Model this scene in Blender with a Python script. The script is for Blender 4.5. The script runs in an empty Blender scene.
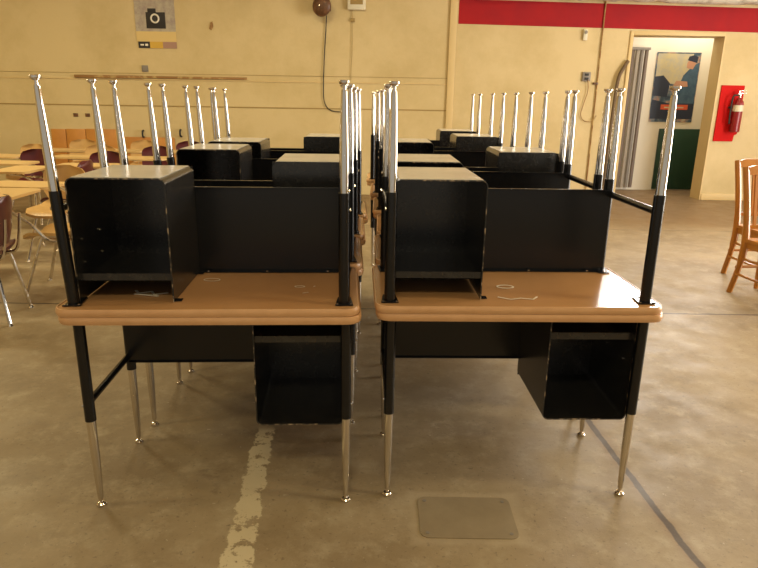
import bpy, bmesh, math, random
from mathutils import Vector, Matrix
R = math.radians
PI = math.pi
S = bpy.context.scene
C = S.collection

# ---------------------------------------------------------------- camera
F, TH, RO, H = 627.0, .287, .016, 1.437
cd = bpy.data.cameras.new('camera'); cam = bpy.data.objects.new('camera', cd); C.objects.link(cam)
cd.sensor_fit = 'HORIZONTAL'; cd.sensor_width = 36; cd.lens = F/758*36; cd.clip_start = .05
cr, sr, ct, st = math.cos(RO), math.sin(RO), math.cos(TH), math.sin(TH)
m = Matrix.Identity(4)
m.col[0][:3] = (cr, sr*st, sr*ct)
m.col[1][:3] = (-sr, cr*st, cr*ct)
m.col[2][:3] = (0, -ct, st)
m.col[3][:3] = (0, 0, H)
cam.matrix_world = m
S.camera = cam

# ---------------------------------------------------------------- world, lights, exposure
w = bpy.data.worlds.new('world'); S.world = w; w.use_nodes = True
bg = w.node_tree.nodes['Background']; bg.inputs[0].default_value = (1, .92, .78, 1); bg.inputs[1].default_value = .40
S.view_settings.view_transform = 'Standard'; S.view_settings.look = 'None'
S.view_settings.exposure = 0.12; S.view_settings.gamma = 1; S.view_settings.use_curve_mapping = False

def area(name, loc, rot, sx, sy, power, col, spread=180):
    l = bpy.data.lights.new(name, 'AREA'); l.shape = 'RECTANGLE'; l.size = sx; l.size_y = sy
    l.energy = power; l.color = col; l.spread = R(spread)
    o = bpy.data.objects.new(name, l); C.objects.link(o); o.location = loc; o.rotation_euler = rot
    return o
# daylight through the big doorway and the windows of the right wall
area('daylight_door', (7.35, 4.4, 1.5), (0, R(90), 0), 2.6, 3.4, 470, (1, .95, .87))
area('daylight_window', (7.35, 8.3, 2.1), (0, R(90), 0), 1.2, 1.6, 22, (1, .95, .87))
# warm ceiling lamps; the one behind the camera is added fill replacing a flash
LAMPS = [(-5.2, 6.2), (-1.2, 6.2), (2.8, 6.6), (-4.2, 1.6), (0, -1.2), (3.6, 1.4)]
for i, (x, y) in enumerate(LAMPS):
    area('ceiling_lamp_light', (x, y, 3.83), (0, 0, 0), 1.3, .5, (100, 84, 30, 44, 60, 60)[i], (1, .87, .53))

# ---------------------------------------------------------------- materials
MATS = {}
def mat(name, col, rough=.5, metal=0, noise=None, bump=None, ior=1.5, coat=0, spec=.5):
    """noise = (scale, colour2, lo, hi); bump = (scale, strength)"""
    M = bpy.data.materials.new(name); M.use_nodes = True; nt = M.node_tree
    b = nt.nodes['Principled BSDF']
    b.inputs['Base Color'].default_value = (*col, 1); b.inputs['Roughness'].default_value = rough
    b.inputs['Metallic'].default_value = metal; b.inputs['IOR'].default_value = ior
    b.inputs['Coat Weight'].default_value = coat; b.inputs['Coat Roughness'].default_value = .12
    b.inputs['Specular IOR Level'].default_value = spec
    tc = nt.nodes.new('ShaderNodeTexCoord')
    if noise:
        n = nt.nodes.new('ShaderNodeTexNoise'); n.inputs['Scale'].default_value = noise[0]; n.inputs['Detail'].default_value = 6
        n.inputs['Roughness'].default_value = .65
        nt.links.new(tc.outputs['Object'], n.inputs['Vector'])
        r = nt.nodes.new('ShaderNodeMapRange'); r.inputs['From Min'].default_value = noise[2]; r.inputs['From Max'].default_value = noise[3]
        nt.links.new(n.outputs['Fac'], r.inputs['Value'])
        mx = nt.nodes.new('ShaderNodeMix'); mx.data_type = 'RGBA'
        mx.inputs[6].default_value = (*col, 1); mx.inputs[7].default_value = (*noise[1], 1)
        nt.links.new(r.outputs[0], mx.inputs[0]); nt.links.new(mx.outputs[2], b.inputs['Base Color'])
    if bump:
        n = nt.nodes.new('ShaderNodeTexNoise'); n.inputs['Scale'].default_value = bump[0]; n.inputs['Detail'].default_value = 5
        nt.links.new(tc.outputs['Object'], n.inputs['Vector'])
        bp = nt.nodes.new('ShaderNodeBump'); bp.inputs['Strength'].default_value = bump[1]; bp.inputs['Distance'].default_value = .01
        nt.links.new(n.outputs['Fac'], bp.inputs['Height']); nt.links.new(bp.outputs[0], b.inputs['Normal'])
    MATS[name] = M
    return M

CREAM = mat('cream_wall_paint', (.635, .495, .255), .6, noise=(1.3, (.53, .40, .18), .42, .75), bump=(30, .12))
CREAMT = mat('cream_trim_paint', (.66, .49, .23), .5)
GROOVE = mat('dirty_groove', (.34, .23, .08), .8)
REDP = mat('red_wall_paint', (.37, .012, .016), .7, noise=(3, (.31, .012, .018), .4, .7), spec=.2)
WHITEW = mat('white_hall_paint', (.80, .74, .62), .6)
GREEN = mat('dark_green_paint', (.008, .045, .025), .5)
CEIL = mat('ceiling_paint', (.62, .52, .36), .9)
FOIL = mat('pale_insulation', (.62, .58, .50), .6, noise=(9, (.38, .33, .26), .45, .65), bump=(14, .8))
BLACK = mat('black_enamel', (.006, .006, .007), .22, noise=(60, (.014, .014, .013), .6, .8), bump=(220, .04), ior=1.55, spec=.38)
DUSTY = mat('black_enamel_dusty', (.016, .015, .015), .24, noise=(30, (.045, .042, .036), .5, .85), ior=1.6)
WORN = mat('worn_steel_edge', (.02, .018, .016), .3, noise=(26, (.42, .31, .20), .52, .6))
SHEEN = mat('painted_sheen_enamel', (.60, .57, .52), .22, noise=(5, (.50, .47, .42), .4, .7), ior=1.6)  # grazing daylight gloss of the black boxes, painted in as pale grey
CHROME = mat('chrome', (.72, .68, .62), .10, 1)
NICKEL = mat('nickel', (.80, .74, .66), .16, 1, noise=(150, (.4, .3, .18), .5, .8))
LAM = mat('tan_laminate', (.53, .285, .125), .17, noise=(2.2, (.48, .25, .10), .4, .7), ior=1.5)
EDGE = mat('tan_edge_band', (.68, .39, .19), .35, noise=(7, (.60, .33, .15), .4, .7))
SCUFF = mat('pale_scuff', (.74, .64, .50), .6)
BEIGE = mat('beige_plastic', (.60, .37, .14), .35, noise=(5, (.52, .31, .11), .4, .7))
DTOP = mat('pale_maple_laminate', (.68, .45, .19), .28)
MAROON = mat('maroon_plastic', (.085, .012, .016), .28)
OAK = mat('orange_oak', (.47, .185, .022), .32, noise=(6, (.37, .13, .015), .4, .7))
PLY = mat('orange_plywood', (.55, .235, .04), .5, noise=(3, (.46, .18, .03), .4, .7))
BROWNW = mat('bare_brown_wood', (.30, .155, .05), .7, noise=(8, (.50, .35, .14), .5, .62))
DBROWN = mat('dark_brown_wood', (.13, .08, .035), .6)
RUST = mat('brown_rust', (.10, .042, .018), .45, noise=(14, (.20, .09, .04), .45, .7))
REDM = mat('red_board_paint', (.55, .006, .005), .7, spec=.15)
REDX = mat('red_extinguisher_paint', (.24, .006, .008), .3)
DARK = mat('dark_rubber', (.02, .018, .016), .6)
WHITE = mat('off_white_plastic', (.70, .64, .48), .45)
GREY = mat('grey_steel', (.22, .19, .16), .5)
PINKG = mat('grey_mauve_ink', (.46, .40, .30), .6, noise=(9, (.32, .25, .22), .4, .65))
YEL = mat('yellow_ink', (.62, .38, .05), .6)
MAUVE = mat('mauve_ink', (.38, .22, .16), .6)
CREAMI = mat('cream_ink', (.68, .50, .20), .6)
INK = mat('black_ink', (.02, .015, .013), .6)
LAMPG = mat('lamp_diffuser', (.8, .75, .6), .5)

def floor_mat():
    M = bpy.data.materials.new('stained_concrete'); M.use_nodes = True; nt = M.node_tree; L = nt.links
    b = nt.nodes['Principled BSDF']
    tc = nt.nodes.new('ShaderNodeTexCoord')
    sep = nt.nodes.new('ShaderNodeSeparateXYZ'); L.new(tc.outputs['Object'], sep.inputs[0])
    def math_(op, a, bb=None, c=None):
        n = nt.nodes.new('ShaderNodeMath'); n.operation = op
        for i, v in enumerate((a, bb, c)):
            if v is None: continue
            if isinstance(v, (int, float)): n.inputs[i].default_value = v
            else: L.new(v, n.inputs[i])
        return n.outputs[0]
    def noise(sc, det=6, rough=.6, vec=None):
        n = nt.nodes.new('ShaderNodeTexNoise'); n.inputs['Scale'].default_value = sc; n.inputs['Detail'].default_value = det
        n.inputs['Roughness'].default_value = rough; L.new(vec or tc.outputs['Object'], n.inputs['Vector']); return n.outputs['Fac']
    def rng(v, a, c, lo=0, hi=1):
        n = nt.nodes.new('ShaderNodeMapRange'); n.interpolation_type = 'SMOOTHSTEP'
        n.inputs[1].default_value = a; n.inputs[2].default_value = c; n.inputs[3].default_value = lo; n.inputs[4].default_value = hi
        L.new(v, n.inputs[0]); return n.outputs[0]
    def mix(f, a, c):
        n = nt.nodes.new('ShaderNodeMix'); n.data_type = 'RGBA'
        if isinstance(f, (int, float)): n.inputs[0].default_value = f
        else: L.new(f, n.inputs[0])
        for i, v in ((6, a), (7, c)):
            if isinstance(v, tuple): n.inputs[i].default_value = (*v, 1)
            else: L.new(v, n.inputs[i])
        return n.outputs[2]
    X, Y = sep.outputs[0], sep.outputs[1]
    base = mix(rng(noise(1.1), .35, .68), (.325, .245, .145), (.225, .160, .086))
    base = mix(rng(noise(7, 8, .75), .45, .72, 0, .75), base, (.41, .33, .215))
    base = mix(rng(noise(3.1, 8, .75), .52, .70, 0, .6), base, (.19, .135, .075))
    base = mix(rng(noise(48, 4, .7), .58, .68, 0, .6), base, (.15, .105, .06))
    base = mix(rng(noise(33, 3, .8), .66, .72, 0, .6), base, (.52, .45, .34))
    # browner old coating towards the far wall
    far = rng(math_('ADD', Y, math_('MULTIPLY', noise(.8), 1.2)), 7.6, 8.6, 0, .75)
    base = mix(far, base, (.19, .115, .055))
    # dark oil stains
    def blob(cx, cy, r, s=1.0, k=.5):
        dx = math_('MULTIPLY', math_('SUBTRACT', X, cx), s); dy = math_('SUBTRACT', Y, cy)
        d = math_('SQRT', math_('ADD', math_('MULTIPLY', dx, dx), math_('MULTIPLY', dy, dy)))
        d = math_('ADD', d, math_('MULTIPLY', math_('SUBTRACT', noise(6), .5), k))
        return rng(d, r, r*.45)
    base = mix(math_('MULTIPLY', blob(-.62, 2.15, .07), .4), base, (.12, .075, .04))
    base = mix(math_('MULTIPLY', blob(-.55, 2.6, .33), .45), base, (.15, .11, .08))
    # pale worn specks
    sp = math_('MULTIPLY', rng(noise(26, 3, .8), .66, .70), blob(-.45, 2.55, .5))
    base = mix(math_('MULTIPLY', sp, .7), base, (.50, .44, .35))
    # flaking painted stripe
    cx = math_('ADD', math_('MULTIPLY', math_('SUBTRACT', Y, 1.65), -.065), -.443)
    d = math_('ABSOLUTE', math_('SUBTRACT', X, cx))
    d = math_('ADD', d, math_('MULTIPLY', math_('SUBTRACT', noise(11, 7, .7), .5), .10))
    s = math_('MULTIPLY', rng(math_('ADD', d, math_('MULTIPLY', math_('SUBTRACT', Y, 1.65), .012)), .052, .045), rng(Y, 2.56, 2.50))
    s = math_('MULTIPLY', s, rng(noise(12, 8, .75), .57, .53))
    base = mix(math_('MULTIPLY', s, .85), base, (.60, .50, .32))
    # joints: one running away, two across
    jx = math_('ADD', math_('MULTIPLY', math_('SUBTRACT', Y, 1.69), -.065), 1.055)
    wob = math_('MULTIPLY', math_('SUBTRACT', noise(7), .5), .03)
    j1 = rng(math_('ABSOLUTE', math_('ADD', math_('SUBTRACT', X, jx), wob)), .017, .010)
    j2 = rng(math_('ABSOLUTE', math_('ADD', math_('SUBTRACT', Y, 4.24), wob)), .014, .005)
    j3 = rng(math_('ABSOLUTE', math_('SUBTRACT', Y, 7.3)), .02, .008)
    j = math_('MAXIMUM', math_('MAXIMUM', j1, j2), math_('MULTIPLY', j3, .6))
    base = mix(math_('MULTIPLY', rng(math_('ABSOLUTE', math_('SUBTRACT', X, jx)), .05, .01), .45), base, (.20, .12, .055))
    base = mix(math_('MULTIPLY', j, .9), base, (.045, .025, .012))
    # pale ring of dust round the cover plate
    px = math_('MULTIPLY', math_('ABSOLUTE', math_('SUBTRACT', X, .327)), 1/.20)
    py = math_('MULTIPLY', math_('ABSOLUTE', math_('SUBTRACT', Y, 1.925)), 1/.145)
    q = math_('MAXIMUM', px, py)
    base = mix(math_('MULTIPLY', rng(math_('ADD', q, math_('MULTIPLY', noise(12), .2)), 1.22, 1.0), .45), base, (.44, .35, .23))
    L.new(base, b.inputs['Base Color'])
    L.new(rng(noise(4), .3, .7, .42, .62), b.inputs['Roughness'])
    bp = nt.nodes.new('ShaderNodeBump'); bp.inputs['Strength'].default_value = .25; bp.inputs['Distance'].default_value = .004
    L.new(noise(40, 6, .7), bp.inputs['Height']); L.new(bp.outputs[0], b.inputs['Normal'])
    return M
FLOORM = floor_mat()

def poster_mat():
    """blurred photographic print: blocks of colour by noise over a blue base"""
    M = bpy.data.materials.new('poster_print'); M.use_nodes = True; nt = M.node_tree; L = nt.links
    b = nt.nodes['Principled BSDF']; b.inputs['Roughness'].default_value = .45
    tc = nt.nodes.new('ShaderNodeTexCoord')
    n = nt.nodes.new('ShaderNodeTexNoise'); n.inputs['Scale'].default_value = 7; n.inputs['Detail'].default_value = 4
    L.new(tc.outputs['Object'], n.inputs['Vector'])
    cr_ = nt.nodes.new('ShaderNodeValToRGB'); e = cr_.color_ramp
    e.elements[0].position = .33; e.elements[0].color = (.02, .025, .04, 1)
    e.elements[1].position = .68; e.elements[1].color = (.45, .40, .30, 1)
    for p, c in ((.44, (.05, .09, .14, 1)), (.52, (.16, .19, .22, 1)), (.6, (.35, .20, .16, 1))):
        x = e.elements.new(p); x.color = c
    L.new(n.outputs['Fac'], cr_.inputs[0]); L.new(cr_.outputs[0], b.inputs['Base Color'])
    return M
POSTER = poster_mat()

# ---------------------------------------------------------------- mesh helpers
class MB:
    def __init__(s): s.b = bmesh.new()
    def box(s, x0, x1, y0, y1, z0, z1, bev=0, M=None):
        t = bmesh.new(); bmesh.ops.create_cube(t, size=1)
        bmesh.ops.scale(t, vec=(x1-x0, y1-y0, z1-z0), verts=t.verts)
        bmesh.ops.translate(t, vec=((x0+x1)/2, (y0+y1)/2, (z0+z1)/2), verts=t.verts)
        if bev: bmesh.ops.bevel(t, geom=t.edges[:], offset=bev, segments=2, affect='EDGES', profile=.5)
        s._add(t, M); return s
    def _add(s, t, M=None):
        if M is not None: bmesh.ops.transform(t, matrix=M, verts=t.verts)
        me = bpy.data.meshes.new('tmp'); t.to_mesh(me); t.free(); s.b.from_mesh(me); bpy.data.meshes.remove(me)
    def poly(s, pts, y0, y1, axis='y'):
        """extrude a closed 2-D outline: axis y -> pts are (x,z); axis z -> (x,y); axis x -> (y,z)"""
        f = {'y': lambda p, d: (p[0], d, p[1]), 'z': lambda p, d: (p[0], p[1], d), 'x': lambda p, d: (d, p[0], p[1])}[axis]
        a = [s.b.verts.new(f(p, y0)) for p in pts]; c = [s.b.verts.new(f(p, y1)) for p in pts]
        n = len(pts)
        s.b.faces.new(a); s.b.faces.new(c[::-1])
        for i in range(n): s.b.faces.new((a[i], c[i], c[(i+1) % n], a[(i+1) % n]))
        return s
    def strip(s, pts, y0, y1, t):
        """folded sheet: open polyline (x,z) given a thickness to its left and extruded in y"""
        n = len(pts); inn = []
        for i in range(n):
            p = Vector(pts[i]); d = Vector((0, 0))
            if i > 0: d += (p-Vector(pts[i-1])).normalized()
            if i < n-1: d += (Vector(pts[i+1])-p).normalized()
            d.normalize(); inn.append((p.x-d.y*t, p.y+d.x*t))
        q = [[s.b.verts.new((a[0], y, a[1])) for a in l] for y in (y0, y1) for l in (pts, inn)]
        o0, i0, o1, i1 = q
        for k in range(n-1):
            s.b.faces.new((o0[k], o0[k+1], o1[k+1], o1[k])); s.b.faces.new((i0[k+1], i0[k], i1[k], i1[k+1]))
            s.b.faces.new((o0[k+1], o0[k], i0[k], i0[k+1])); s.b.faces.new((o1[k], o1[k+1], i1[k+1], i1[k]))
        for k in (0, n-1): s.b.faces.new((o0[k], i0[k], i1[k], o1[k]))
        return s
    def tube(s, pts, r, n=14, caps=True):
        """round tube through points; r a number or one radius per point"""
        pts = [Vector(p) for p in pts]; k = len(pts); rr = r if isinstance(r, (list, tuple)) else [r]*k
        rings = []; up = None
        for i, p in enumerate(pts):
            d = Vector((0, 0, 0))
            if i > 0: d += (p-pts[i-1]).normalized()
            if i < k-1: d += (pts[i+1]-p).normalized()
            d.normalize()
            if up is None:
                up = Vector((1, 0, 0)) if abs(d.z) > .8 else Vector((0, 0, 1))
            a = (up-d*up.dot(d)).normalized(); up = a; c = d.cross(a)
            rings.append([s.b.verts.new(p+a*math.cos(2*PI*j/n)*rr[i]+c*math.sin(2*PI*j/n)*rr[i]) for j in range(n)])
        for i in range(k-1):
            for j in range(n):
                s.b.faces.new((rings[i][j], rings[i][(j+1) % n], rings[i+1][(j+1) % n], rings[i+1][j]))
        if caps: s.b.faces.new(rings[0][::-1]); s.b.faces.new(rings[-1])
        return s
    def build(s, name, mt, parent=None, smooth=35, loc=None):
        bmesh.ops.recalc_face_normals(s.b, faces=s.b.faces)
        me = bpy.data.meshes.new(name); s.b.to_mesh(me); s.b.free()
        if smooth:
            for p in me.polygons: p.use_smooth = True
            me.set_sharp_from_angle(angle=R(smooth))
        me.materials.append(mt)
        o = bpy.data.objects.new(name, me); C.objects.link(o)
        if parent: o.parent = parent
        if loc: o.location = loc
        return o
def tag(o, label=None, cat=None, group=None, kind=None):
    for k, v in (('label', label), ('category', cat), ('group', group), ('kind', kind)):
        if v: o[k] = v
    return o
def empty(name, label, cat, loc=(0, 0, 0), rz=0, group=None):
    o = bpy.data.objects.new(name, None); o.empty_display_size = .1; C.objects.link(o)
    o.location = loc; o.rotation_euler = (0, 0, rz); return tag(o, label, cat, group)
def struct(name, mb, mt, smooth=35): return tag(mb.build(name, mt, smooth=smooth), kind='structure')
def rrect(x0, x1, y0, y1, r, n=6):
    p = []
    for cx, cy, a in ((x1-r, y1-r, 0), (x0+r, y1-r, 90), (x0+r, y0+r, 180), (x1-r, y0+r, 270)):
        for i in range(n+1):
            t = R(a+90*i/n); p.append((cx+r*math.cos(t), cy+r*math.sin(t)))
    return p
def bez(pts, n=8):
    """Catmull-Rom through the points"""
    P = [Vector(p) for p in pts]; P = [2*P[0]-P[1]]+P+[2*P[-1]-P[-2]]; out = []
    for i in range(1, len(P)-2):
        for k in range(n):
            t = k/n; a, b, c, d = P[i-1:i+3]
            out.append(.5*((2*b)+(c-a)*t+(2*a-5*b+4*c-d)*t*t+(3*b-a-3*c+d)*t**3))
    return out+[P[-2]]
def copy_tree(o, parent=None):
    c = o.copy(); C.objects.link(c)
    if parent: c.parent = parent
    for ch in list(o.children): copy_tree(ch, c)
    return c

# ---------------------------------------------------------------- the room
WY = 9.8
X0, X1 = -8.0, 7.4
struct('floor', MB().box(X0, X1, -4, 12.6, -.1, 0), FLOORM)
wl = MB().box(X0, 3.65, WY, WY+.3, 0, 3.14)
wl.box(3.65, 4.98, WY, WY+.3, 2.39, 3.14); wl.box(4.98, X1, WY, WY+.3, 0, 3.14)
wl.box(X0, 3.7, WY, WY+.3, 3.14, 4); wl.box(6.1, X1, WY, WY+.3, 3.14, 4); wl.box(3.7, 6.1, WY, WY+.3, 3.75, 4)
struct('wall_back', wl, CREAM)
struct('wall_left', MB().box(X0-.2, X0, -4, WY+.3, 0, 4), CREAM)
rw = MB()
for a, b_, z0, z1 in ((-4, 2.8, 0, 4), (2.8, 6.4, 2.8, 4), (6.4, 7.5, 0, 4), (7.5, 9.1, 0, 1.5), (7.5, 9.1, 2.7, 4), (9.1, WY+.3, 0, 4)):
    rw.box(X1, X1+.2, a, b_, z0, z1)
struct('wall_right', rw, CREAM)
struct('ceiling', MB().box(X0, X1, -4, WY+.3, 4, 4.1), CEIL)
# high window over the doorway, bright with daylight
b = MB()
for x0, x1, z0, z1 in ((3.7, 3.74, 3.14, 3.75), (6.06, 6.1, 3.14, 3.75), (3.7, 6.1, 3.14, 3.17), (3.7, 6.1, 3.72, 3.75), (4.88, 4.92, 3.14, 3.75)):
    b.box(x0, x1, WY+.1, WY+.15, z0, z1)
struct('window_1', b, CREAMT)
area('daylight_high_window', (4.9, WY+.2, 3.445), (R(-90), 0, 0), 2.3, .55, 190, (1, .97, .92))
# hallway behind the doorway
struct('wall_hall', MB().box(3.0, 6.4, 10.9, 11.0, 0, 3), WHITEW)
struct('wall_hall_end', MB().box(6.4, 6.5, WY+.3, 11.0, 0, 3).box(2.9, 3.0, WY+.3, 11.0, 0, 3), WHITEW)
struct('ceiling_hall', MB().box(2.9, 6.5, WY+.3, 11.0, 3, 3.1), WHITEW)
area('hall_light', (5.0, 10.5, 2.95), (0, 0, 0), 1.2, .4, 19, (1, .93, .78))
struct('trim_1', MB().box(.965, 1.065, WY-.03, WY, 0, 4, .004), CREAMT)
# seams of the wall cladding
struct('trim_2', MB().box(X0, .965, WY-.012, WY, 1.655, 1.668), CREAMT)
struct('trim_3', MB().box(X0, .965, WY-.006, WY, 1.275, 1.292), GROOVE)
struct('trim_4', MB().box(X0, .965, WY-.006, WY, 1.742, 1.748), GROOVE)
struct('trim_5', MB().box(3.60, 3.65, WY-.02, WY+.31, 0, 2.44, .004).box(4.98, 5.0, WY-.004, WY+.31, 0, 2.39).box(3.65, 4.98, WY-.02, WY+.31, 2.385, 2.44, .004), CREAMT)
# painted red band, slightly out of level
b = MB(); b.poly([(1.09, 2.50), (X1, 2.42), (X1, 2.745), (1.09, 2.83)], WY-.004, WY); struct('trim_6', b, REDP)
struct('baseboard_back', MB().box(5.0, X1, WY-.02, WY, 0, .10, .004), CREAMT)
# insulated duct above the red band
b = MB(); P = []; random.seed(3)
for i in range(40):
    P.append((1.2+i*.158, WY-.16+random.uniform(-.02, .02), 2.965-i*.0022+random.uniform(-.012, .012)))
b.tube(P, [.12+random.uniform(-.014, .016) for _ in P], 18); tag(b.build('insulated_pipe', FOIL, smooth=60), 'crumpled pale wrapped pipe running along the top of the red band', 'pipe')
struct('trim_7', MB().box(-3.1, -.3, WY-.04, WY, 2.81, 2.84, .005), BROWNW)
# ceiling lamps out of view, with the added fill lamp behind the camera
for i, (x, y) in enumerate(LAMPS):
    t = empty('ceiling_lamp', 'long warm ceiling lamp placed unseen above the room', 'lamp', (x, y, 3.84), 0, 'ceiling lamps')
    MB().box(-.7, .7, -.28, .28, .01, .10, .01).build('housing', WHITE, t)
    MB().box(-.68, .68, -.26, .26, 0.0, .01).build('diffuser', LAMPG, t)

# ---------------------------------------------------------------- the stacked school desks
HT = .745
def make_desk():
    """upright desk, origin on the floor at the middle of its user side; y grows to the modesty panel"""
    t = empty('school_desk', 'x', 'desk')
    W, D, T = .495, .56, .026
    b = MB(); b.poly(rrect(-W+.004, W-.004, .004, D-.004, .045), HT-T+.002, HT, 'z'); b.build('tabletop', LAM, t)
    # rounded edge band with a raised bead
    o = MB(); prof = [(0, -T), (.004, -T-.0), (.0065, -T*.75), (.0075, -T*.5), (.0065, -T*.25), (.004, 0), (0, 0)]
    ring = []
    base = rrect(-W+.0045, W-.0045, .0045, D-.0045, .0445)
    n = len(base)
    for i, p in enumerate(base):
        a = Vector(base[i-1]); c = Vector(base[(i+1) % n]); d = (c-a).normalized(); nn = Vector((d.y, -d.x))
        ring.append([o.b.verts.new((p[0]+nn.x*q[0], p[1]+nn.y*q[0], HT+q[1])) for q in prof])
    for i in range(n):
        for k in range(len(prof)-1):
            o.b.faces.new((ring[i][k], ring[(i+1) % n][k], ring[(i+1) % n][k+1], ring[i][k+1]))
    o.build('edge_band', EDGE, t, smooth=60)
    zt = HT-T
    # modesty panel with folded flanges
    b = MB(); b.box(-.445, .13, .4775, .4805, .385, zt); b.box(-.445, .13, .466, .4775, .385, .388)
    b.box(-.42, .125, .455, .4775, zt-.003, zt)
    b.build('modesty_panel', BLACK, t, smooth=0)
    # book box: folded sheet, open to the user, with a shelf and a back
    x0, x1, z0, r = .125, .436, .307, .022
    pts = [(x0, zt)]
    for i in range(7): a = R(180+15*i); pts.append((x0+r+r*math.cos(a), z0+r+r*math.sin(a)))
    for i in range(7): a = R(270+15*i); pts.append((x1-r+r*math.cos(a), z0+r+r*math.sin(a)))
    pts.append((x1, zt))
    b = MB(); b.strip(pts, .084, .475, .0025)
    b.box(x0+.002, x1-.002, .472, .475, z0+.002, zt)
    bx = b.build('book_box', DUSTY, t)
    b = MB(); b.box(x0+.016, x1-.016, .088, .470, z0-.0015, z0+.0005); tag(b.build('box_bottom', SHEEN, bx, smooth=0), 'outer bottom with pale grey sheen painted in')  # pale sheet carrying the painted sheen over the black box bottom
    b = MB(); b.box(x0+.0025, x1-.0025, .09, .472, .645, .6475); b.box(x0+.0025, x1-.0025, .09, .093, .622, .6475)
    b.build('shelf', DUSTY, bx, smooth=0)
    b = MB(); b.strip(pts, .080, .0825, .0035); tag(b.build('front_lip', WORN, bx), 'chipped bare steel lip')
    for (xx, zz) in ((x1-.003, .60), (x1-.003, .52)):
        for yy in (.16, .32): MB().tube([(xx, yy, zz), (xx-.003, yy, zz)], .004, 8).build('screw', NICKEL, bx)
    for xx in (x0-.012, x1-.03, .28): MB().tube([(xx, .462, zt+.001), (xx, .462, zt-.004)], .006, 8).build('screw', NICKEL, bx)
    for xx in (-.38, -.14, .09): MB().tube([(xx, .462, zt), (xx, .462, zt-.007)], .006, 8).build('screw', NICKEL, t)
    for y0_, y1_ in ((.09, .115), (.43, .452)): MB().box(x0-.022, x0, y0_, y1_, zt-.003, zt).build('box_foot', BLACK, bx, smooth=0)
    for sx in (-1, 1):
        for fy in (.062, .498):
            X = sx*.445; s_ = 1 if fy < .2 else -1
            b = MB(); b.tube([(X, fy, zt), (X, fy, .345)], .0188, 20)
            lg = b.build('leg', BLACK, t)
            b = MB(); b.tube([(X, fy, .36), (X, fy, .335), (X, fy, .22), (X, fy, .10), (X, fy, .034), (X, fy, .028)],
                             [.0160, .0160, .0153, .0122, .0096, .0085], 20)
            b.build('chrome_insert', CHROME, lg)
            b = MB(); b.tube([(X, fy, .032), (X, fy, .016), (X, fy, .014), (X, fy, .010)], [.006, .006, .012, .0125], 16)
            b.tube([(X, fy, .012), (X, fy, .008), (X, fy, .002), (X, fy, 0)], [.0135, .017, .0175, .015], 18)
            b.build('glide', NICKEL, lg)
            # triangular mounting plate with three screws
            b = MB(); pl = [(X-.03, fy-.024*s_), (X+.03, fy-.024*s_), (X+.022, fy+.06*s_), (X-.022, fy+.06*s_)]
            b.poly(pl, zt-.004, zt, 'z'); b.build('mounting_plate', BLACK, lg, smooth=0)
            for q in ((X-.023, fy-.017*s_), (X+.023, fy-.017*s_), (X, fy+.05*s_)):
                MB().tube([(q[0], q[1], zt-.003), (q[0], q[1], zt-.0065)], .0045, 8).build('screw', NICKEL, lg)
            MB().tube([(X+sx*.016, fy, .40), (X+sx*.022, fy, .40)], .006, 8).build('screw', NICKEL, lg)
        b = MB(); b.tube([(sx*.451, .075, .405), (sx*.451, .485, .405)], .0125, 14)
        b.build('crossbar', BLACK, t)
    return t
proto = make_desk()
ORD = ['nearest', 'second', 'third', 'fourth', 'fifth', 'sixth']
# (x, y of the user-side edge, yaw of the pair, book box side seen on the upturned desk)
LEFT = [(-.567, 1.925, .055, 'L'), (-.575, 2.510, .05, 'R'), (-.58, 3.09, .045, 'L'), (-.58, 3.67, .04, 'L'), (-.655, 4.27, .035, 'R')]
RIGHT = [(.481, 2.005, .030, 'L'), (.48, 2.61, .02, 'L'), (.485, 3.20, .01, 'R'), (.455, 3.86, .0, 'L'), (.425, 4.60, .0, 'R'), (.38, 5.40, .0, 'R')]
first = True
def place(o, x, y, yaw, flip, turned):
    """turned: the desk stands the other way round; flip: it lies upside down on the one below"""
    mid = Vector((x, y+.28, 0))
    M = Matrix.Translation(mid) @ Matrix.Rotation(yaw, 4, 'Z')
    if turned: M = M @ Matrix.Rotation(PI, 4, 'Z')
    if flip: M = M @ Matrix.Translation((0, 0, 2*HT+.001)) @ Matrix.Rotation(PI, 4, 'Y')
    M = M @ Matrix.Translation((0, -.28, 0))
    o.matrix_world = M
for side, rows in (('left', LEFT), ('right', RIGHT)):
    for i, (x, y, a, bs) in enumerate(rows):
        last = ', farthest from the camera' if i == len(rows)-1 else ''
        for flip in (False, True):
            o = proto if first else copy_tree(proto); first = False
            place(o, x, y, a+(random.uniform(-.008, .008) if flip else 0), flip, bs == 'R')
            if flip: o.location.x -= .006
            if flip and side == 'left':          # the outer pair of legs is bent slightly outwards
                q = 1 if bs == 'L' else -1
                p = Vector((q*.445, 0, .72)); B = Matrix.Translation(p) @ Matrix.Rotation(R(-2.3*q), 4, 'Y') @ Matrix.Translation(-p)
                for ch in o.children:
                    k = ch.name.split('.')[0]
                    if k in ('leg', 'crossbar') and ch.data.vertices[0].co.x*q > 0: ch.matrix_basis = B
            lab = (f'upturned desk with legs in the air, {ORD[i]} in the {side} row of stacks' if flip else
                   f'upright tan-topped desk standing on the floor, {ORD[i]} in the {side} row of stacks')
            tag(o, lab, 'desk', 'desks turned upside down on others' if flip else 'upright desks under the upturned ones')
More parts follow.
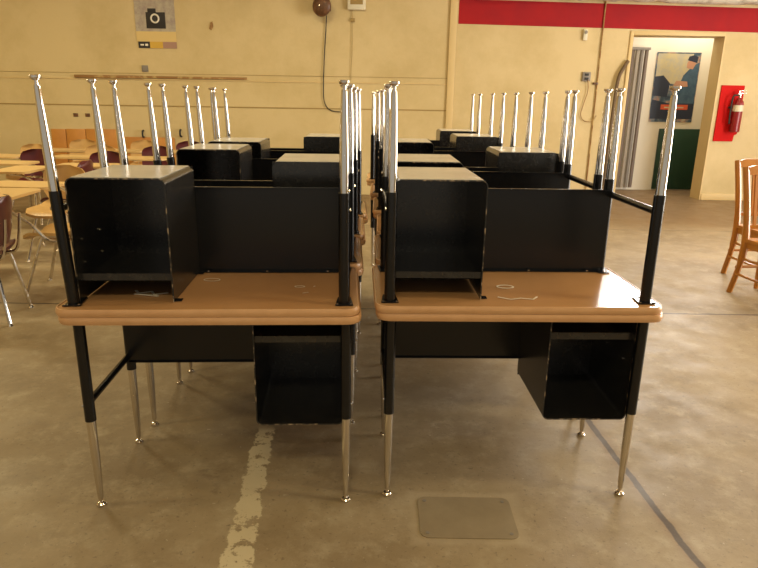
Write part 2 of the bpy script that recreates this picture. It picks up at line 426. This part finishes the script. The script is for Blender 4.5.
# paint drips and scuffs on the two nearest upturned desks' undersides
random.seed(11)
def scuff(pts, name, label, wd=.004):
    z = HT*2-HT+.027+.0015
    b = MB()
    for p in pts: b.tube([(q[0], q[1], z) for q in p], wd/2, 6)
    bmesh.ops.scale(b.b, vec=(1, 1, .25), space=Matrix.Translation((0, 0, -z)), verts=b.b.verts)
    return tag(b.build(name, SCUFF), label, 'scuff mark')
def ringp(cx, cy, rx, ry, n=16): return [(cx+rx*math.cos(2*PI*i/n), cy+ry*math.sin(2*PI*i/n)) for i in range(n+1)]
scuff([ringp(-.63, 2.27, .03, .018)], 'glue_ring', 'pale glue ring on the nearest left upturned tabletop behind its box')
scuff([ringp(-.29, 2.20, .018, .010), [(-.27, 2.12), (-.25, 2.13)], [(-.24, 2.20), (-.235, 2.21)]], 'glue_spots', 'pale glue spots in the middle of the nearest left upturned tabletop')
scuff([[(-.86, 2.12), (-.84, 2.09), (-.80, 2.11), (-.78, 2.075), (-.74, 2.10)], [(-.85, 2.08), (-.76, 2.06)]], 'glue_smear', 'white glue smear on the tabletop under the nearest left book box', .012)
scuff([[(.42, 2.11), (.46, 2.085), (.50, 2.10), (.54, 2.09), (.56, 2.12)], ringp(.47, 2.24, .03, .02)], 'glue_streak', 'pale glue streak beside the nearest right book box', .008)

# ---------------------------------------------------------------- combination chair-desks at the left
def make_combo(shell):
    """facing -y; origin on the floor under the seat"""
    t = empty('chair_desk', 'x', 'desk chair')
    def sheet(fn, nu, nv, th, name, mt):
        b = MB(); g = [[[b.b.verts.new(fn(i/nu*2-1, j/nv, k)) for j in range(nv+1)] for i in range(nu+1)] for k in (0, 1)]
        for k in (0, 1):
            for i in range(nu):
                for j in range(nv):
                    f = (g[k][i][j], g[k][i+1][j], g[k][i+1][j+1], g[k][i][j+1]); b.b.faces.new(f if k else f[::-1])
        for i in range(nu):
            for j in (0, nv): b.b.faces.new((g[0][i][j], g[0][i+1][j], g[1][i+1][j], g[1][i][j]))
        for j in range(nv):
            for i in (0, nu): b.b.faces.new((g[0][i][j], g[0][i][j+1], g[1][i][j+1], g[1][i][j]))
        return b.build(name, mt, t, smooth=50)
    def seat(u, v, k):
        wd = .205*(1-.10*(1-v))*(1-.12*max(0, (abs(v-.5)-.35))/.15)
        x = u*wd; y = -.20+.40*v
        z = .44+.025*abs(u)**3+.03*max(0, v-.75)*4*(v > .75)-.03*max(0, .12-v)*8+.0
        return (x, y, z-(.022 if k == 0 else 0))
    sheet(seat, 12, 12, .02, 'seat', shell)
    def back(u, v, k):
        c = math.sqrt(max(0, 1-max(0, (v-.72)/.28)**2)) if v > .72 else (1 if v > .25 else .75+v)
        x = u*.20*(.35+.65*c if v > .72 else c); z = .50+.31*v
        y = .205+.05*v-.05*abs(u)**2
        return (x, y+(.012 if k == 0 else 0), z)
    sheet(back, 12, 12, .012, 'backrest', shell)
    b = MB(); b.poly(rrect(-.30, .30, -.60, -.23, .07), .70, .72, 'z'); b.build('tabletop', DTOP, t)
    for sx in (-1, 1):
        P = bez([(sx*.13, .17, .42), (sx*.145, .19, .30), (sx*.19, .235, .0)], 5)
        b = MB(); b.tube(P, .0125, 10); lg = b.build('leg', CHROME, t)
        MB().tube([(sx*.19, .235, .018), (sx*.19, .235, 0)], [.013, .019], 10).build('glide', NICKEL, lg)
        P = bez([(sx*.13, -.08, .42), (sx*.15, -.12, .30), (sx*.19, -.22, .0)], 5)
        b = MB(); b.tube(P, .0125, 10); lg = b.build('leg', CHROME, t)
        MB().tube([(sx*.19, -.22, .018), (sx*.19, -.22, 0)], [.013, .019], 10).build('glide', NICKEL, lg)
        b = MB(); b.tube(bez([(sx*.11, .12, .42), (sx*.12, .215, .43), (sx*.12, .25, .54), (sx*.12, .27, .68)], 5), .010, 8)
        b.build('back_support', CHROME, t)
    b = MB(); b.tube([(-.13, .17, .405), (-.13, -.10, .405)], .011, 8); b.tube([(.13, .17, .405), (.13, -.10, .405)], .011, 8)
    b.tube([(-.13, .15, .405), (.13, .15, .405)], .011, 8); b.tube([(-.13, -.09, .405), (.13, -.09, .405)], .011, 8)
    b.build('seat_frame', CHROME, t)
    b = MB(); b.tube(bez([(.13, .10, .405), (.23, .02, .42), (.25, -.10, .55), (.24, -.30, .68), (.20, -.42, .69), (-.12, -.45, .69)], 6), .0125, 10)
    b.build('desk_arm', CHROME, t)
    return t
CB = {'tan': make_combo(BEIGE), 'maroon': make_combo(MAROON)}
COMBO = [  # x, y, facing angle (0 = towards the camera), shell, place words
    (-2.63, 3.93, -80, 'maroon', 'nearest of the chair desks, at the left edge'),
    (-2.42, 4.66, -88, 'tan', 'just left of the nearest book box, seat turned sideways'),
    (-2.92, 5.60, -4, 'tan', 'with rounded back just behind the long pale desktop'),
    (-3.68, 5.55, 6, 'tan', 'cut by the left edge behind the maroon chair'),
    (-3.15, 6.30, -86, 'maroon', 'with maroon seat seen below the pale desktops'),
    (-4.05, 7.28, -2, 'maroon', 'in the third line from the front, leftmost'),
    (-3.15, 7.15, 4, 'maroon', 'in the third line from the front, near the first chrome leg'),
    (-4.50, 8.05, -6, 'tan', 'in the fourth line, leftmost under the bare wall'),
    (-3.65, 8.10, 0, 'tan', 'in the fourth line, in front of the plywood'),
    (-2.88, 8.05, 3, 'maroon', 'in the fourth line, seen past the second chrome leg'),
    (-4.30, 9.05, 2, 'tan', 'in the last line against the plywood'),
    (-3.45, 9.08, -3, 'tan', 'in the last line between two chrome legs'),
    (-2.75, 9.05, 4, 'maroon', 'in the last line, farthest right'),
]
used = set()
for x, y, a, k, wd in COMBO:
    o = CB[k] if k not in used else copy_tree(CB[k]); used.add(k)
    o.location = (x, y, 0); o.rotation_euler = (0, 0, R(a))
    tag(o, f'{k} plastic chair desk {wd}', 'desk chair', 'chair desks crowded at the left')

# ---------------------------------------------------------------- oak chairs at the right
def make_oak():
    """faces -y; origin on the floor in the middle"""
    t = empty('wooden_chair', 'x', 'chair')
    b = MB(); b.poly(rrect(-.20, .20, -.22, .18, .03), .435, .46, 'z'); b.build('seat', OAK, t)
    for sx in (-1, 1):
        b = MB(); P = bez([(sx*.165, .27, 0), (sx*.178, .19, .25), (sx*.185, .17, .45), (sx*.198, .20, .70), (sx*.210, .27, .985)], 5)
        b.tube(P, [.022]*6+[.027]*6+[.024]*(len(P)-12), 8)
        b.build('back_post', OAK, t)
        b = MB(); b.tube([(sx*.175, -.20, 0), (sx*.17, -.18, .44)], [.018, .024], 10); b.build('leg', OAK, t)
        b = MB(); b.tube([(sx*.175, -.19, .17), (sx*.185, .21, .17)], .011, 8); b.build('stretcher', OAK, t)
        b = MB(); b.tube([(sx*.173, -.19, .30), (sx*.185, .18, .30)], .011, 8); b.build('stretcher', OAK, t)
    MB().box(-.17, .17, -.19, -.165, .385, .436, .003).box(-.17, .17, .15, .17, .385, .436, .003).box(-.185, -.165, -.18, .16, .385, .436, .003).box(.165, .185, -.18, .16, .385, .436, .003).build('apron', OAK, t)
    b = MB(); b.tube([(-.185, .22, .22), (.185, .22, .22)], .011, 8); b.build('stretcher', OAK, t)
    TL = lambda z: .17+max(0, (z-.45))*.19
    b = MB(); b.poly([(-.195, .93), (.195, .93), (.205, .985), (.15, 1.0), (-.15, 1.0), (-.205, .985)], .245, .27); b.build('top_rail', OAK, t)
    b = MB(); b.box(-.18, .18, .175, .195, .53, .56, .003); b.build('lower_rail', OAK, t)
    for i in range(5):
        x = -.12+.06*i; b = MB()
        b.poly([(.178, .55), (.192, .55), (.266, .94), (.250, .94)], x-.012, x+.012, 'x'); b.build('slat', OAK, t)
    return t
oak = make_oak()
oak.location = (3.0, 4.56, 0); oak.rotation_euler.z = R(8)
tag(oak, 'orange oak slat-back chair at the right edge, the nearer one', 'chair', 'oak chairs at the right edge')
o = copy_tree(oak); o.location = (3.24, 5.13, 0); o.rotation_euler.z = R(4)
tag(o, 'orange oak slat-back chair at the right edge, the one behind the nearer', 'chair', 'oak chairs at the right edge')

# ---------------------------------------------------------------- things on the back wall
y = WY
t = empty('calendar', 'wall calendar with a black camera picture above a cream strip', 'calendar', (-3.31, y-.004, 2.17))
MB().box(-.29, .29, -.003, .003, .16, .70).build('picture', PINKG, t, smooth=0)
MB().box(-.29, .29, -.003, .003, 0.02, .16).build('backing_strip', CREAMI, t, smooth=0)
MB().box(-.13, .15, -.006, -.003, .20, .42, .002).box(-.10, .02, -.006, -.003, .42, .47, .001).build('camera_print', INK, t)
b = MB(); b.tube([(.0+.055*math.cos(2*PI*i/24), -.008, .335+.055*math.sin(2*PI*i/24)) for i in range(25)], .012, 8, False); b.build('ring_print', WHITEW, t)
MB().box(-.27, -.10, -.006, -.003, -.07, .02).build('black_block', INK, t, smooth=0)
MB().box(-.24, -.19, -.008, -.006, -.035, -.015).box(-.17, -.13, -.008, -.006, -.04, -.01).build('white_mark', WHITEW, t, smooth=0)
MB().box(-.10, .09, -.006, -.003, -.07, .02).build('yellow_block', YEL, t, smooth=0)
MB().box(.09, .29, -.006, -.003, -.07, .02).build('mauve_block', MAUVE, t, smooth=0)

# alarm bell seen obliquely, with its wire
t = empty('alarm_bell', 'round brown bell high on the cream wall', 'bell', (-.80, y, 2.685))
t.rotation_euler = (0, 0, R(-22))
b = MB(); prof = [(.02, .060), (.05, .075), (.09, .09), (.14, .135), (.165, .142), (.19, .135), (.215, .10), (.225, .05), (.228, .003)]
b.tube([(0, -p[0]-.03, 0) for p in prof], [p[1] for p in prof], 32); b.build('gong', RUST, t, smooth=50)
MB().box(-.05, .05, -.07, -.0, -.05, .05, .004).build('bracket', RUST, t)
MB().tube([(0, -.25, 0), (0, -.27, 0)], .012, 10).build('bolt', NICKEL, t)
b = MB(); b.tube(bez([(-.82, y-.03, 2.58), (-.83, y-.02, 2.4), (-.86, y-.02, 1.97), (-.875, y-.02, 1.5), (-.84, y-.02, 1.33), (-.76, y-.02, 1.26), (-.62, y-.02, 1.24)], 8), .007, 6)
tag(b.build('bell_wire', DARK), 'thin dark wire hanging from the brown bell down the wall', 'wire')
t = empty('thermostat', 'small cream control box at the top edge of the wall', 'thermostat', (-.385, y, 2.66))
MB().box(-.13, .13, -.06, 0, 0, .24, .008).build('case', WHITE, t)
MB().box(-.09, .09, -.063, -.06, .07, .20).build('grille', GROOVE, t, smooth=0)
b = MB(); b.tube([(-.45, y-.015, 2.66), (-.45, y-.015, 2.1), (-.47, y-.015, 1.7)], .004, 6)
b.box(-.47, -.41, y-.03, y, 2.50, 2.55, .003)
tag(b.build('thermostat_wire', GROOVE), 'thin pale wire running down below the control box', 'wire')
# bare wood strip
b = MB(); b.box(-4.57, -3.55, y-.035, y-.0, 1.672, 1.715, .003); b.box(-3.55, -2.01, y-.028, y, 1.678, 1.712, .003)
tag(b.build('wood_strip', BROWNW), 'bare brown wood strip nailed along the cream wall', 'wood strip')
tag(MB().box(-3.56, -3.47, y-.02, y, 1.77, 1.86, .003).build('wall_box', GREY), 'small dark square box on the wall below the calendar', 'wall box')
tag(MB().poly([(-2.53, 2.38), (-2.50, 2.36), (-2.47, 2.41), (-2.475, 2.48), (-2.51, 2.46)], y-.012, y).build('paint_chip', BROWNW), 'brown chipped patch on the cream wall right of the calendar', 'chip')
for dx in (0, .18): tag(MB().box(-4.66+dx, -4.59+dx, y-.01, y, 1.11, 1.16, .002).build('wall_hook', RUST),
    'small rusty hook plate above the plywood, ' + ('left one' if dx == 0 else 'right one'), 'hook', 'small hook plates above the plywood')
for k, (dx, dz) in enumerate(((-3.62, .86), (-3.27, .86), (-3.05, .88))):
    tag(MB().tube(bez([(dx, y-.01, dz+.06), (dx, y-.05, dz+.05), (dx, y-.055, dz-.02), (dx+.01, y-.02, dz-.04)], 4), .014, 8).build('coat_hook', DARK),
        ['dark coat hook just right of the plywood', 'middle dark coat hook between two chrome legs', 'dark coat hook farthest right of the plywood'][k], 'hook', 'coat hooks right of the plywood')
# plywood against the wall
for k, (x0, x1, z1, wd) in enumerate(((-5.02, -4.80, .92, 'leftmost'), (-4.79, -4.50, .925, 'second from the left'), (-4.49, -3.98, .93, 'widest tall one'), (-3.96, -3.15, .82, 'low and long one'))):
    M = Matrix.Translation((0, y-.03, 0)) @ Matrix.Rotation(R(-4), 4, 'X')
    b = MB(); b.box(x0, x1, -.09, -.07, .02, z1, .002); bmesh.ops.transform(b.b, matrix=Matrix.Translation((0, y-.0, 0)) @ Matrix.Rotation(R(-4), 4, 'X'), verts=b.b.verts)
    tag(b.build('plywood_board', PLY), f'orange plywood board leaning on the back wall, {wd}', 'board', 'plywood boards leaning on the wall')

# socket with its hanging cord, sensor, conduit, bent bar
t = empty('wall_socket', 'small brown double socket on the wall left of the bent bar', 'socket', (3.02, y, 1.80))
MB().box(-.06, .06, -.03, 0, -.065, .065, .004).build('plate', GREY, t)
MB().box(-.03, .03, -.034, -.03, .012, .045, .001).box(-.03, .03, -.034, -.03, -.045, -.012, .001).build('outlet', DARK, t)
b = MB(); b.tube(bez([(3.04, y-.04, 1.76), (3.06, y-.03, 1.6), (3.02, y-.025, 1.42), (2.99, y-.025, 1.26), (3.05, y-.025, 1.17), (3.16, y-.045, 1.16), (3.22, y-.045, 1.25)], 8), .006, 6)
tag(b.build('hanging_cord', BROWNW), 'thin cord looping down from the brown wall socket', 'cord')
tag(MB().box(3.13, 3.20, y-.04, y, 1.69, 1.72, .003).build('conduit_clip', RUST), 'small rusty clip on the thin conduit', 'clip')
t = empty('wall_sensor', 'small white sensor below the red band above the socket', 'sensor', (2.94, y, 2.30))
MB().box(-.03, .03, -.04, 0, 0, .15, .006).build('body', WHITE, t); MB().tube([(0, -.04, .11), (0, -.06, .11)], .022, 12).build('lens', GREY, t)
b = MB(); b.tube([(3.19, y-.018, 2.95), (3.19, y-.018, 0)], .010, 8); tag(b.build('conduit', BROWNW), 'thin vertical conduit crossing the red band', 'conduit')
b = MB(); b.tube(bez([(3.60, y-.04, 2.03), (3.545, y-.045, 1.93), (3.49, y-.05, 1.80), (3.465, y-.06, 1.56), (3.44, y-.09, .95), (3.42, y-.13, 0.01)], 8), .026, 10)
tag(b.build('bent_bar', DBROWN), 'bent brown bar leaning on the wall left of the doorway', 'bar')

# extinguisher on its red board
t = empty('extinguisher_board', 'bright red backing board right of the doorway', 'board', (5.215, y, .9))
b = MB(); b.poly([(-.17, 0), (.12, 0), (.13, .09), (.17, .11), (.17, .81), (-.17, .81)], -.02, 0); b.build('board', REDM, t)
t = empty('fire_extinguisher', 'dark red fire extinguisher hanging on the red board', 'fire extinguisher', (5.285, y-.112, 1.04))
t.scale = (1, 1, 1)
b = MB(); b.tube([(0, 0, 0), (0, 0, .01), (0, 0, .40), (0, 0, .44), (0, 0, .47), (0, 0, .50)], [.06, .07, .07, .062, .04, .02], 24); b.build('cylinder', REDX, t)
MB().tube([(0, 0, .30), (0, 0, .39)], .0715, 24, False).build('label', WHITE, t)
b = MB(); b.tube([(0, 0, .49), (0, 0, .55)], .018, 12); b.box(-.02, .09, -.012, .012, .55, .565, .003); b.box(-.01, .085, -.012, .012, .59, .60, .003, ); b.box(-.03, -.005, -.012, .012, .54, .60, .003)
b.build('valve_handle', NICKEL, t)
b = MB(); b.tube(bez([(-.02, 0, .53), (-.09, 0, .52), (-.11, -.01, .40), (-.10, 0, .20), (-.095, 0, .12)], 6), .012, 8); b.build('hose', DARK, t)
MB().box(-.10, .10, .068, .088, .34, .37, .002).build('bracket', DARK, t)

# through the doorway
t = empty('poster', 'blue framed-edge poster of people at work beyond the doorway', 'poster', (4.83, 10.895, 1.14))
MB().box(-.35, .37, -.004, .0, 0, 1.10).build('print', POSTER, t, smooth=0)
def flat(name, pts, mt, d): return MB().poly(pts, -.004-d, -.004).build(name, mt, t, smooth=0)
BLUE = mat('blue_ink', (.035, .08, .14), .5, noise=(8, (.06, .12, .19), .4, .6)); SKIN = mat('skin_ink', (.50, .26, .17), .5)
PALE = mat('pale_ink', (.45, .42, .33), .5, noise=(7, (.55, .47, .27), .4, .6)); NAVY = mat('navy_ink', (.02, .03, .06), .5); ORG = mat('orange_red_ink', (.62, .10, .04), .5)
flat('pale_area', [(-.33, .62), (.20, .60), (.25, 1.08), (-.33, 1.08)], PALE, .001)
flat('navy_area', [(-.34, .05), (.36, .05), (.36, .32), (-.05, .30), (-.34, .36)], NAVY, .001)
flat('blue_figure', [(.02, .30), (.36, .30), (.36, .95), (.24, .88), (.12, .74), (.06, .52)], BLUE, .0015)
flat('dark_figure', [(-.34, .42), (-.10, .40), (-.08, .62), (-.20, .74), (-.34, .72)], NAVY, .0015)
flat('face', [(.16, .86), (.26, .84), (.30, .92), (.28, 1.0), (.20, 1.0), (.16, .94)], SKIN, .002)
flat('hair', [(.16, .98), (.32, .94), (.33, 1.03), (.26, 1.06), (.18, 1.04)], NAVY, .0025)
flat('arm', [(-.04, .55), (.22, .57), (.20, .65), (.02, .66)], SKIN, .0025)
flat('title_bar', [(-.18, .20), (.27, .20), (.27, .28), (-.18, .28)], ORG, .003)
flat('pale_lettering', [(-.12, .225), (.20, .225), (.20, .245), (-.12, .245)], PALE, .0035)
struct('wall_hall_panel', MB().box(4.68, 5.42, 10.87, 10.9, .02, 1.03, .003), GREEN)
t = empty('strip_curtain', 'grey-brown ribbed curtain hanging beyond the doorway', 'curtain', (4.02, 10.80, 0))
cols = [GREY, mat('brown_grey_vinyl', (.16, .115, .085), .5), mat('light_grey_vinyl', (.34, .29, .23), .5)]
for i in range(8):
    x = -.31+i*.075
    b = MB(); b.strip([(x, 0), (x+.02, -.018), (x+.045, -.018), (x+.065, 0)], 0, 1, .004)
    bmesh.ops.transform(b.b, matrix=Matrix(((1, 0, 0, 0), (0, 0, 1, 0), (0, 2.22, 0, .05), (0, 0, 0, 1))), verts=b.b.verts)
    b.build('curtain_strip', cols[i % 3], t)
MB().box(-.36, .30, -.03, .04, 2.26, 2.30, .003).build('rail', GREY, t)
# cover plate let into the floor
t = empty('floor_plate', 'square dull cover plate set in the floor between the desk rows', 'floor plate', (.327, 1.925, 0))
PLATE = mat('dull_plate', (.25, .19, .115), .5, noise=(9, (.29, .225, .14), .4, .7))
b = MB(); b.poly(rrect(-.17, .17, -.115, .115, .03), 0.0, .003, 'z'); b.build('plate', PLATE, t)
b = MB()
for sx in (-1, 1):
    for sy in (-1, 1): b.tube([(sx*.145, sy*.09, .003), (sx*.145, sy*.09, .0042)], .007, 10)
b.build('bolt_heads', GREY, t)
